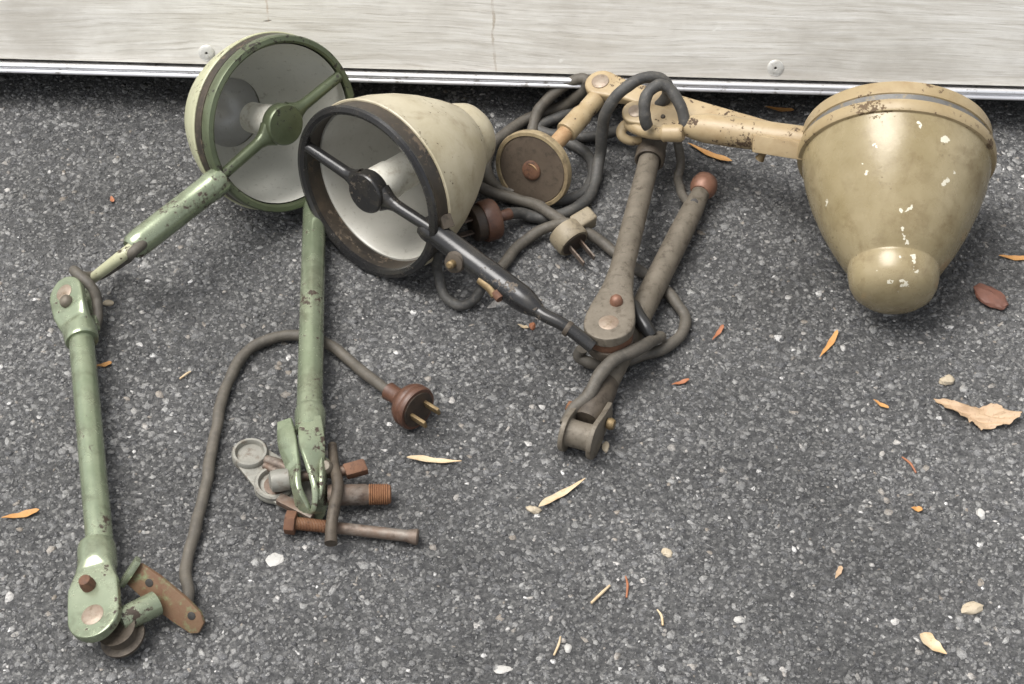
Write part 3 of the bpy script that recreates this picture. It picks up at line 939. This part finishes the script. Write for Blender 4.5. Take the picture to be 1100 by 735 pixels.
# beige plug of lamp 2
pax = (P(634, 283, .010) - P(606, 250, .018)).normalized()
pc = P(617, 262, .016)
m = MB().lathe([(.0150, -.017), (.0158, -.015), (.0160, -.008), (.0160, -.002), (.0148, 0)], pc, pax, 36, .006)
pg = m.build('plug', M['beige_plug'], lampB)
sdv = V((.72, .6, .1))
sdv = (sdv - pax * sdv.dot(pax)).normalized()
pgr = MB().box(P(626, 238, .022), pax * .0075, sdv * .011, pax.cross(sdv) * .0085).build('grip', M['beige_plug'], pg, bevel=.003, bseg=3)
MB().lathe([(.0125, -.001), (.0125, .0008), (.012, .001)], pc, pax, 30).build('face', M['bakelite_face'], pg)
for s in (-1, 1):
    MB().box(pc + pax * .011 + sdv * s * .0058, pax * .011, pax.cross(sdv) * .0034, sdv * .0008).build('prong', M['rust_grey'], pg, bevel=.0004)

# ================================================================== LAMP 3: tan
oC = V((.105, .955, .268)).normalized()
RC = .0835
CC = P(963, 144, .090)
lampC = thing('tan_lamp', 'tan bell lamp with white paint flecks, tan arm and round base disc, rightmost lamp', 'lamp', P(800, 180, 0), 'old industrial arm lamps')
off = V(lampC.location)
axC = -oC


def shell_hit(px, py, h, r):
    """point on the tan shade near this pixel"""
    d = ray(px, py)
    best = None
    for i in range(400):
        q = CP + d * (1.2 + i * .0015)
        hh = (q - CC).dot(axC)
        rr = (q - CC - axC * hh).length
        if hh > 0:
            pr0 = np.interp(hh, [a for _, a in shC], [a for a, _ in shC])
            if rr < pr0:
                return q
    return None


shC = [(RC - .006, .028), (RC - .0005, .028), (RC - .0012, .031), (RC - .0022, .040), (RC - .0055, .056), (RC - .0115, .075), (RC - .0195, .095), (RC - .0295, .115), (RC - .0408, .1335), (.0392, .1362), (.0388, .1372), (.0391, .139), (.0386, .145), (.0371, .153), (.0335, .1605), (.0265, .166), (.017, .170), (.007, .172), (0, .1723)]
spots = []
for px, py, r in ((978, 224, .0024), (974, 227, .002), (968, 227, .0022), (970, 247, .0022), (972, 252, .0026), (973, 257, .0022), (975, 260, .0018), (982, 276, .0028), (981, 282, .0018), (967, 277, .0018), (956, 302, .0022), (970, 306, .0026), (968, 303, .002), (975, 305, .0016), (964, 313, .0013), (1016, 150, .0035), (1013, 150, .003), (1014, 196, .0032), (931, 186, .0016), (930, 183, .0013), (926, 176, .0012), (939, 157, .0015), (888, 218, .0018), (1024, 186, .0016), (985, 290, .0014), (943, 291, .0012), (987, 135, .002)):
    q = shell_hit(px, py, 0, 0)
    if q is not None:
        spots.append((tuple(q - off), r))
M['tan'] = paint('tan_enamel', (.205, .160, .078), (.305, .25, .148), (.12, .085, .045), .655, .27, .05, (.13, .09, .04), .7, 11, spots, (.62, .58, .46))
M['tan_rim'] = paint('tan_rim_enamel', (.26, .195, .10), (.335, .26, .15), (.14, .09, .045), .60, .42, 0, (.2, .13, .06), .6, 20)
M['grey_band'] = rusty('bare_grey_band', (.10, .10, .098), (.15, .148, .14), (.26, .20, .11), .5, .2)
MB().lathe(shC, CC, axC, 112, .005, False, False).build('shade', M['tan'], lampC)
MB().lathe([(RC - .007, .006), (RC - .006, .001), (RC - .004, -.0005), (RC - .002, 0), (RC - .001, .002), (RC - .0002, .0125), (RC - .003, .0140)], CC, axC, 112, .002, False, False).build('rim', M['tan_rim'], lampC)
MB().lathe([(RC - .006, .0120), (RC - .0015, .0125), (RC - .0015, .0205), (RC - .006, .0210)], CC, axC, 112, .003, False, False).build('worn_band', M['grey_band'], lampC)
MB().lathe([(RC - .004, .0196), (RC + .0008, .0196), (RC + .0022, .0205), (RC + .0026, .023), (RC + .0026, .0295), (RC + .0016, .0312), (RC - .0015, .0318)], CC, axC, 112, .002, False, False).build('shade_collar', M['tan_rim'], lampC)
MB().lathe([(RC - .007, .004), (RC - .010, .02), (RC - .014, .05), (RC - .026, .080), (RC - .042, .112), (.035, .132), (.03, .151), (.015, .163), (0, .165)], CC, axC, 80, 0, False, False).build('reflector', M['reflector'], lampC)
# handle
hR = P(872, 153, .082)
hL = P(752, 137, .072)
hd = (hL - hR).normalized()
Lh = (hL - hR).length
MB().lathe([(.012, -.004), (.0135, 0), (.0135, Lh * .3), (.0138, Lh * .7), (.0134, Lh - .006), (.0118, Lh + .004), (.0090, Lh + .014), (.0062, Lh + .020)], hR, hd, 40, .006).build('handle', M['tan_arm'], lampC)
cl = MB().box(P(836, 158, .083), (P(864, 163, .083) - P(808, 154, .083)) * .5, V((0, -.0018, .0012)) * 2, V((0, .004, .007))).build('clip_plate', M['tan_arm'], lampC, bevel=.0015)
m = MB().tube([P(822, 161, .076), P(819, 166, .071), P(816, 171, .066)], [.0042, .003, .0044], 12)
m.build('thumb_screw', M['brass'], lampC)
# collar, thin rod and hook
cA, cB = P(732, 143, .070), P(713, 143, .066)
MB().lathe([(.0065, -.002), (.0080, 0), (.0082, .003), (.0078, .014), (.0084, .016), (.007, .018)], cA, cB - cA, 32, .01).build('collar', M['tan_arm'], lampC)
MB().tube([cB + V((.004, 0, 0)), P(705, 143, .062), P(692, 141, .058), P(682, 137, .056), P(674, 134, .052), P(668, 139, .048), P(668, 146, .044), P(676, 151, .040), P(688, 151, .038)], [.0062, .0062, .0060, .0060, .0052, .0048, .0046, .0044, .0040], 14).build('hook_rod', M['tan_arm'], lampC)
# knuckle plate
kc = P(683, 122, .064)
kd = (P(742, 134, .066) - kc).normalized()
nK = V((.02, -.25, .95))
nKp = (nK - kd * nK.dot(kd)).normalized()
kn = cheek(kc, kd, nK, .0125, .0112, .058, .007).build('knuckle', M['tan_arm'], lampC, bevel=.002, bseg=3)
MB().lathe([(.0066, -.002), (.0066, .0006), (.0055, .0012), (0, .0012)], kc + nKp * .0035, nKp, 24).build('rivet', M['boss'], kn)
dome_rivet(kc + nKp * .0035 + kd * .026, nKp, .0022, .002).build('stud', M['dark_steel'], kn)
# upper arm bar
jc = P(646, 92, .056)
jd = (P(834, 146, .078) - jc).normalized()
nJp = (nK - jd * nK.dot(jd)).normalized()
vJ = nJp.cross(jd)
Lj = (P(834, 146, .078) - jc).length
ol = arc(16, .0150, math.radians(75), math.radians(285)) + [(.030, -.0105), (.05, -.0115), (Lj, -.0105), (Lj, .0105), (.05, .0112), (.030, .0098)]
ab = MB().prism(ol, jc, jd, vJ, .011).build('arm_bar', M['tan_arm'], lampC, bevel=.003, bseg=3)
MB().lathe([(.0082, -.002), (.0082, .0008), (.0068, .0014), (0, .0014)], jc + nJp * .0056, nJp, 28).build('rivet', M['boss'], ab)
# base rod with sleeve
d0 = P(571, 183, .036)
d1 = P(641, 106, .050)
dd = (d1 - d0).normalized()
Ld = (d1 - d0).length
MB().tube([d0, d1], [.0074, .0074], 26, False).build('base_rod', M['rod_tan'], lampC)
MB().lathe([(.0078, Ld * .52), (.0100, Ld * .525), (.0104, Ld * .55), (.0102, Ld * .60), (.0100, Ld * .76), (.0088, Ld * .80), (.0082, Ld * .83), (.0088, Ld * .86), (.0090, Ld * .99), (.0075, Ld)], d0, dd, 30, .012).build('sleeve', M['tan_arm'], lampC)
dn = (-dd * .72 + V((-.06, -.30, .42))).normalized()
RD = .0370
bs = MB().lathe([(0, .0105), (RD * .6, .0100), (RD * .93, .0090), (RD, .0070), (RD * 1.01, .0015), (RD * .985, -.0003), (RD * .90, -.0004), (RD * .88, .0010)], d0, -dn, 64, .006, True, False).build('base_disc', M['disc_rim'], lampC)
MB().lathe([(RD * .885, .0012), (RD * .86, .0004), (RD * .3, .0002), (0, .0002)], d0, -dn, 56, .004, False, False).build('disc_face', M['disc'], bs)
MB().lathe([(.0092, -.0008), (.0092, .0012), (.0082, .0020), (.0062, .0024), (0, .0024)], d0, dn, 28, .02).build('centre_boss', M['rust'], bs)
# cords of lamp 3
T = lambda zx, zy, z: P(500 + zx / 3.197, 70 + zy / 3.197, z)
MB().tube([T(755, 205, .074), T(738, 140, .088), T(708, 88, .098), T(668, 70, .102), T(632, 88, .100), T(614, 125, .094), T(616, 170, .084), T(628, 212, .072)], .0054, 16, wob=.0005).build('cord', M['cord_black'], lampC)
MB().tube([T(640, 165, .056), T(668, 140, .064), T(692, 100, .078), T(690, 66, .090), T(660, 44, .096), T(610, 46, .098), T(556, 72, .094), T(510, 115, .084), T(482, 170, .068), T(468, 240, .044), T(460, 320, .020), T(446, 400, .010), T(415, 460, .008), T(365, 500, .008), T(300, 523, .007), T(230, 520, .007), T(190, 508, .012), T(140, 512, .020)], .0054, 16, wob=.0005).build('cord', M['cord_black'], lampC)
MB().tube([T(225, 245, .006), T(232, 205, .010), T(250, 160, .018), T(285, 115, .028), T(330, 76, .038), T(375, 52, .046), T(408, 48, .050), T(418, 66, .046), T(402, 92, .036), T(360, 124, .022), T(310, 150, .012), T(250, 172, .008), T(190, 196, .006), T(140, 232, .006), T(95, 275, .006), T(70, 330, .006), T(80, 385, .006), T(110, 420, .006), T(170, 440, .006)], .0054, 16, wob=.0005).build('cord', M['cord'], lampC)
MB().tube([T(545, 212, .030), T(520, 225, .020), T(470, 238, .010), T(400, 246, .007), T(320, 242, .006), T(270, 232, .006), T(252, 215, .007), T(275, 195, .008), T(330, 175, .010), T(395, 140, .014), T(425, 115, .02)], .0052, 14, wob=.0005).build('cord', M['cord_black'], lampC)
MB().tube([T(345, 263, .006), T(395, 288, .006), T(432, 330, .006), T(440, 380, .006), T(415, 430, .006), T(370, 455, .006), T(300, 468, .006), T(240, 490, .006)], .0052, 14, wob=.0005).build('cord', M['cord_black'], lampC)
MB().tube([T(728, 262, .040), T(738, 300, .030), T(738, 345, .018), T(728, 385, .010), T(738, 425, .012), T(755, 460, .018), T(775, 492, .022)], .0042, 12, wob=.0005).build('cord', M['cord'], lampC)
MB().tube([T(45, 420, .012), T(90, 440, .010), T(160, 456, .010), T(220, 472, .012), T(270, 498, .015), T(320, 530, .016), T(350, 545, .018)], .0054, 14, wob=.0005).build('cord', M['cord'], lampC)
# brown plug behind the cream shade
pc = P(517, 239, .022)
pax = (P(480, 241, .020) - P(545, 234, .022)).normalized() + V((-.1, -.42, .1))
pax.normalize()
m = MB().lathe([(.0045, -.030), (.0055, -.028), (.0045, -.0165), (.0090, -.0155), (.0175, -.0145), (.0190, -.012), (.0190, -.002), (.0180, 0)], pc, pax, 40, .006)
pg = m.build('plug', M['bakelite'], lampC)
MB().lathe([(.0165, -.002), (.0155, .008), (.0140, .009)], pc, pax, 32).build('face', M['bakelite_face'], pg)
sdv = V((0, .3, 1)) - pax * V((0, .3, 1)).dot(pax)
sdv.normalize()
for s in (-1, 1):
    MB().box(pc + pax * .018 + sdv * s * .0068, pax * .010, pax.cross(sdv) * .0034, sdv * .0008).build('prong', M['rust_grey'], pg, bevel=.0004)


# ------------------------------------------------------------------ litter on the asphalt
def leaf(a, b_, w, mat, label, cat='leaf', curl=.15, lift=.0022, group='fallen leaves on the asphalt', name='fallen_leaf', asym=.35):
    A, B = P(*a, lift), P(*b_, lift)
    d = B - A
    L = d.length
    d.normalize()
    sd = V((-d.y, d.x, 0))
    w *= .82
    n = 14
    rows = []
    top, bot = [], []
    for i in range(n + 1):
        t = i / n
        ww = w / 2 * math.sin(math.pi * t ** (1 - asym)) ** .8 * (1 + .12 * math.sin(17 * t + L * 900)) if 0 < t < 1 else .00025
        zc = curl * L * .22 * (t - .5) ** 2 * 4 + .0004 * math.sin(9 * t)
        c = A + d * L * t + sd * (L * .04 * math.sin(3.2 * t + 1))
        rows.append([c + sd * (ww * k) + V((0, 0, zc + curl * abs(k) ** 1.5 * ww * .9)) for k in (-1, -.5, 0, .5, 1)])
    m = MB()
    vs = [p for r in rows for p in r] + [p - V((0, 0, .0004)) for r in rows for p in r]
    N = (n + 1) * 5
    fs = []
    for i in range(n):
        for j in range(4):
            q = i * 5 + j
            fs.append([q, q + 1, q + 6, q + 5])
            fs.append([N + q, N + q + 5, N + q + 6, N + q + 1])
    edge = [i * 5 for i in range(n + 1)] + [n * 5 + j for j in range(1, 5)] + [i * 5 + 4 for i in range(n - 1, -1, -1)] + [3, 2, 1]
    for i in range(len(edge)):
        p, q = edge[i], edge[(i + 1) % len(edge)]
        fs.append([p, N + p, N + q, q])
    m.add(vs, fs)
    c = (A + B) / 2
    return mesh_thing(m, name, mat, label, cat, (c.x, c.y, 0), group)


leaf((42, 547), (2, 558), .0075, M['leaf_orange'], 'orange dry leaf left of the long green lamp arm at the photo edge')
leaf((437, 495), (496, 496), .0068, M['leaf_straw'], 'pale straw-coloured slim leaf just below the brown plug', curl=.3)
leaf((580, 548), (627, 515), .0075, M['leaf_straw'], 'straw-coloured slim leaf with orange tail below the steel spool fork', curl=.3)
leaf((787, 173), (738, 156), .0080, M['leaf_orange'], 'yellow orange slim leaf under the tan lamp handle')
leaf((853, 118), (822, 116), .0060, M['leaf_orange'], 'orange leaf in the dark gap behind the tan lamp handle')
leaf((898, 355), (882, 385), .0060, M['leaf_orange'], 'small upright orange leaf below the tan lamp dome')
leaf((1106, 277), (1073, 276), .0070, M['leaf_orange'], 'orange leaf at the right photo edge beyond the bark chip')
leaf((120, 389), (103, 394), .0055, M['leaf_orange'], 'short orange leaf tucked beside the upper green lamp tube')
leaf((740, 407), (722, 414), .0045, M['leaf_red'], 'small red orange leaf scrap right of the steel knuckle')
leaf((955, 438), (938, 430), .0045, M['leaf_orange'], 'tiny orange leaf scrap between the tan lamp and big dry leaf')
leaf((776, 349), (766, 366), .0045, M['leaf_red'], 'tiny reddish leaf scrap right of the cord loop')
leaf((991, 547), (979, 546), .0062, M['leaf_orange'], 'tiny orange leaf scrap on bare asphalt below the big dry leaf')
leaf((903, 608), (898, 622), .0050, M['leaf_brown'], 'small tan seed husk on the lower right asphalt')
leaf((568, 352), (556, 349), .0040, M['leaf_straw'], 'tiny straw scrap beneath the black handle')
leaf((122, 217), (119, 211), .005, M['leaf_red'], 'tiny rust-coloured scrap on asphalt left of the green shade')
for a, b_, lab in (((655, 629), (635, 648), 'short red-brown twig lying below the straw leaf'), ((672, 619), (673, 642), 'thin upright red-brown twig beside a shorter twig'), ((969, 491), (984, 508), 'thin brown twig below the big dry leaf'), ((205, 399), (193, 407), 'thin tan needle left of the curved cord'), ((602, 684), (595, 704), 'curved pale straw stalk near the bottom edge'), ((706, 655), (712, 672), 'fine dark straw on the lower asphalt')):
    A, B = P(*a, .0022), P(*b_, .0020)
    mm = (A + B) / 2 + V((.0012, .001, .0006))
    m = MB().tube([A, mm, B], [.0006, .0010, .0008] if lab[0] != 's' else [.0009, .0013, .0011], 8)
    mesh_thing(m, 'twig', M['leaf_straw'] if 'straw' in lab or 'tan' in lab else M['leaf_red'], lab, 'twig', (mm.x, mm.y, 0), 'twigs on the asphalt')

# the big torn leaf
ctr = P(1045, 444, 0)
outl = [(1003, 427), (1014, 429), (1032, 435), (1052, 438), (1070, 437), (1082, 444), (1096, 447), (1094, 452), (1080, 458), (1066, 460), (1054, 463), (1047, 457), (1040, 455), (1030, 447), (1018, 441), (1010, 434)]
m = MB()
pts = [P(x, y, .003) for x, y in outl]
cv = P(1046, 448, .004)
fine = []
for i in range(len(pts)):
    p0, p1 = pts[i], pts[(i + 1) % len(pts)]
    for k in range(5):
        q = p0.lerp(p1, k / 5)
        if k:
            q = q + (q - cv).normalized() * random.uniform(-.0012, .0010)
        fine.append(q)
n = len(fine)
RINGS = 7
vs = []
for k in range(RINGS):
    f = 1 - k / RINGS
    for q in fine:
        p = cv.lerp(q, f)
        u = (p.x - cv.x) * 1000
        w_ = (p.y - cv.y) * 1000
        z = .0022 + .0022 * math.sin(u * .16 + w_ * .22) ** 2 + .0028 * abs(math.sin(u * .075 - .5)) * f + .0008 * math.sin(w_ * .9 + u * .2) + (.0045 * max(0, (u - 18) / 22) ** 2) + .00002 * u * w_ * .3
        vs.append(V((p.x, p.y, max(z, .0015))))
vs.append(V((cv.x, cv.y, .003)))
N = len(vs)
vs = vs + [p - V((0, 0, .0006)) for p in vs]
fs = []
for k in range(RINGS - 1):
    for i in range(n):
        j = (i + 1) % n
        fs.append([k * n + i, k * n + j, (k + 1) * n + j, (k + 1) * n + i])
for i in range(n):
    fs.append([(RINGS - 1) * n + i, (RINGS - 1) * n + (i + 1) % n, RINGS * n])
fs += [[N + i for i in f[::-1]] for f in fs]
fs += [[(i + 1) % n, i, N + i, N + (i + 1) % n] for i in range(n)]
m.add(vs, fs)
mesh_thing(m, 'fallen_leaf', M['leaf_brown'], 'big torn light brown dry leaf at right, largest leaf on the asphalt', 'leaf', (ctr.x, ctr.y, 0), 'fallen leaves on the asphalt')
# curled veined leaf
cl_ = leaf((987, 684), (1017, 704), .013, M['leaf_straw'], 'curled pale veined leaf in the lower right corner of the asphalt', curl=.5)


def pebble(px, py, rx, ry, rz, mat, label, name='pebble', cat='pebble', rot=0.0, group='loose pebbles and flakes', seed=1, jag=.34):
    r_ = random.Random(seed * 31 + int(px))
    bm = bmesh.new()
    bmesh.ops.create_icosphere(bm, subdivisions=(2 if jag < .3 else 3), radius=1)
    f = [V((r_.gauss(0, 1), r_.gauss(0, 1), r_.gauss(0, 1))).normalized() for _ in range(5)]
    for v in bm.verts:
        k = 1 + jag * (sum(math.sin(2.4 * v.co.dot(q) + i) for i, q in enumerate(f)) / 2.5 + .5 * math.sin(6.5 * v.co.dot(f[0])) * math.sin(5.3 * v.co.dot(f[1]) + 1))
        v.co = V((v.co.x * k * rx, v.co.y * k * ry, max(v.co.z, -.6) * rz * k))
    me_v = [v.co.copy() for v in bm.verts]
    fs = [[v.index for v in q.verts] for q in bm.faces]
    bm.free()
    c = P(px, py, rz * .6)
    R = Matrix.Rotation(rot, 3, 'Z')
    m = MB().add([R @ v + V((c.x, c.y, rz * .45)) for v in me_v], fs)
    return mesh_thing(m, name, mat, label, cat, (c.x, c.y, 0), group, angle=22)


pebble(1065, 319, .0092, .0150, .005, M['brick'], 'flat red-brown bark chip right of the tan lamp dome', 'bark_chip', 'bark chip', .35)
pebble(1018, 408, .0065, .0048, .003, M['tan_stone'], 'tan pebble just above the big dry leaf')
pebble(573, 547, .0052, .0035, .003, M['tan_stone'], 'cream crumb at the blunt end of the straw leaf')
pebble(296, 600, .0058, .0064, .0009, M['white_stone'], 'bright white flake on the asphalt below the rusty bolt', 'paint_flake', 'paint flake')
pebble(1053, 551, .0030, .0046, .002, M['white_stone'], 'angular white stone right of the orange scrap on bare asphalt')
pebble(795, 665, .0040, .0028, .0014, M['white_stone'], 'white pebble on the lower middle right asphalt')
pebble(1043, 652, .0075, .0045, .003, M['tan_stone'], 'pale tan lump above the curled veined leaf')
pebble(539, 719, .0064, .0028, .0009, M['white_stone'], 'pale flake at the bottom edge of the photo', 'paint_flake', 'paint flake')
pebble(716, 594, .0036, .0040, .002, M['tan_stone'], 'small tan stone in the middle of the bare lower asphalt')
pebble(609, 696, .0026, .0032, .0014, M['white_stone'], 'white stone beside the curved pale straw stalk')
pebble(651, 481, .0030, .0045, .002, M['tan_stone'], 'tan crumb touching the right cheek of the steel spool fork')
pebble(572, 350, .0028, .0035, .002, M['leaf_red'], 'rust-coloured crumb below the black handle', seed=3)
pebble(116, 326, .0040, .0030, .002, M['tan_stone'], 'tan crumb right of the upper green knuckle')

# ------------------------------------------------------------------ light
SUN_EL, SUN_AZ = math.radians(69), math.radians(-92)   # azimuth measured from +y towards +x
w = bpy.data.worlds.new('World')
sc.world = w
w.use_nodes = True
nt = w.node_tree
bg = nt.nodes['Background']
sky = nt.nodes.new('ShaderNodeTexSky')
sky.sky_type = 'NISHITA'
sky.sun_disc = False
sky.sun_elevation = SUN_EL
sky.sun_rotation = SUN_AZ
sky.dust_density = 4.0
sky.air_density = 1.0
sky.ozone_density = 1.0
hs = nt.nodes.new('ShaderNodeHueSaturation')
hs.inputs['Saturation'].default_value = .22
nt.links.new(sky.outputs[0], hs.inputs['Color'])
nt.links.new(hs.outputs[0], bg.inputs['Color'])
bg.inputs['Strength'].default_value = .105
sl = bpy.data.lights.new('sun', 'SUN')
sl.energy = 1.75
sl.angle = math.radians(40)
sl.color = (1.0, .975, .94)
so = bpy.data.objects.new('sun', sl)
COL.objects.link(so)
sv = V((math.sin(SUN_AZ) * math.cos(SUN_EL), math.cos(SUN_AZ) * math.cos(SUN_EL), math.sin(SUN_EL)))
so.rotation_euler = (-sv).to_track_quat('-Z', 'Y').to_euler()
so.location = sv * 5

vs_ = sc.view_settings
vs_.view_transform = 'Standard'
vs_.look = 'None'
vs_.gamma = 1
vs_.use_curve_mapping = False
vs_.exposure = 1.05
sc.cycles.use_denoising = True
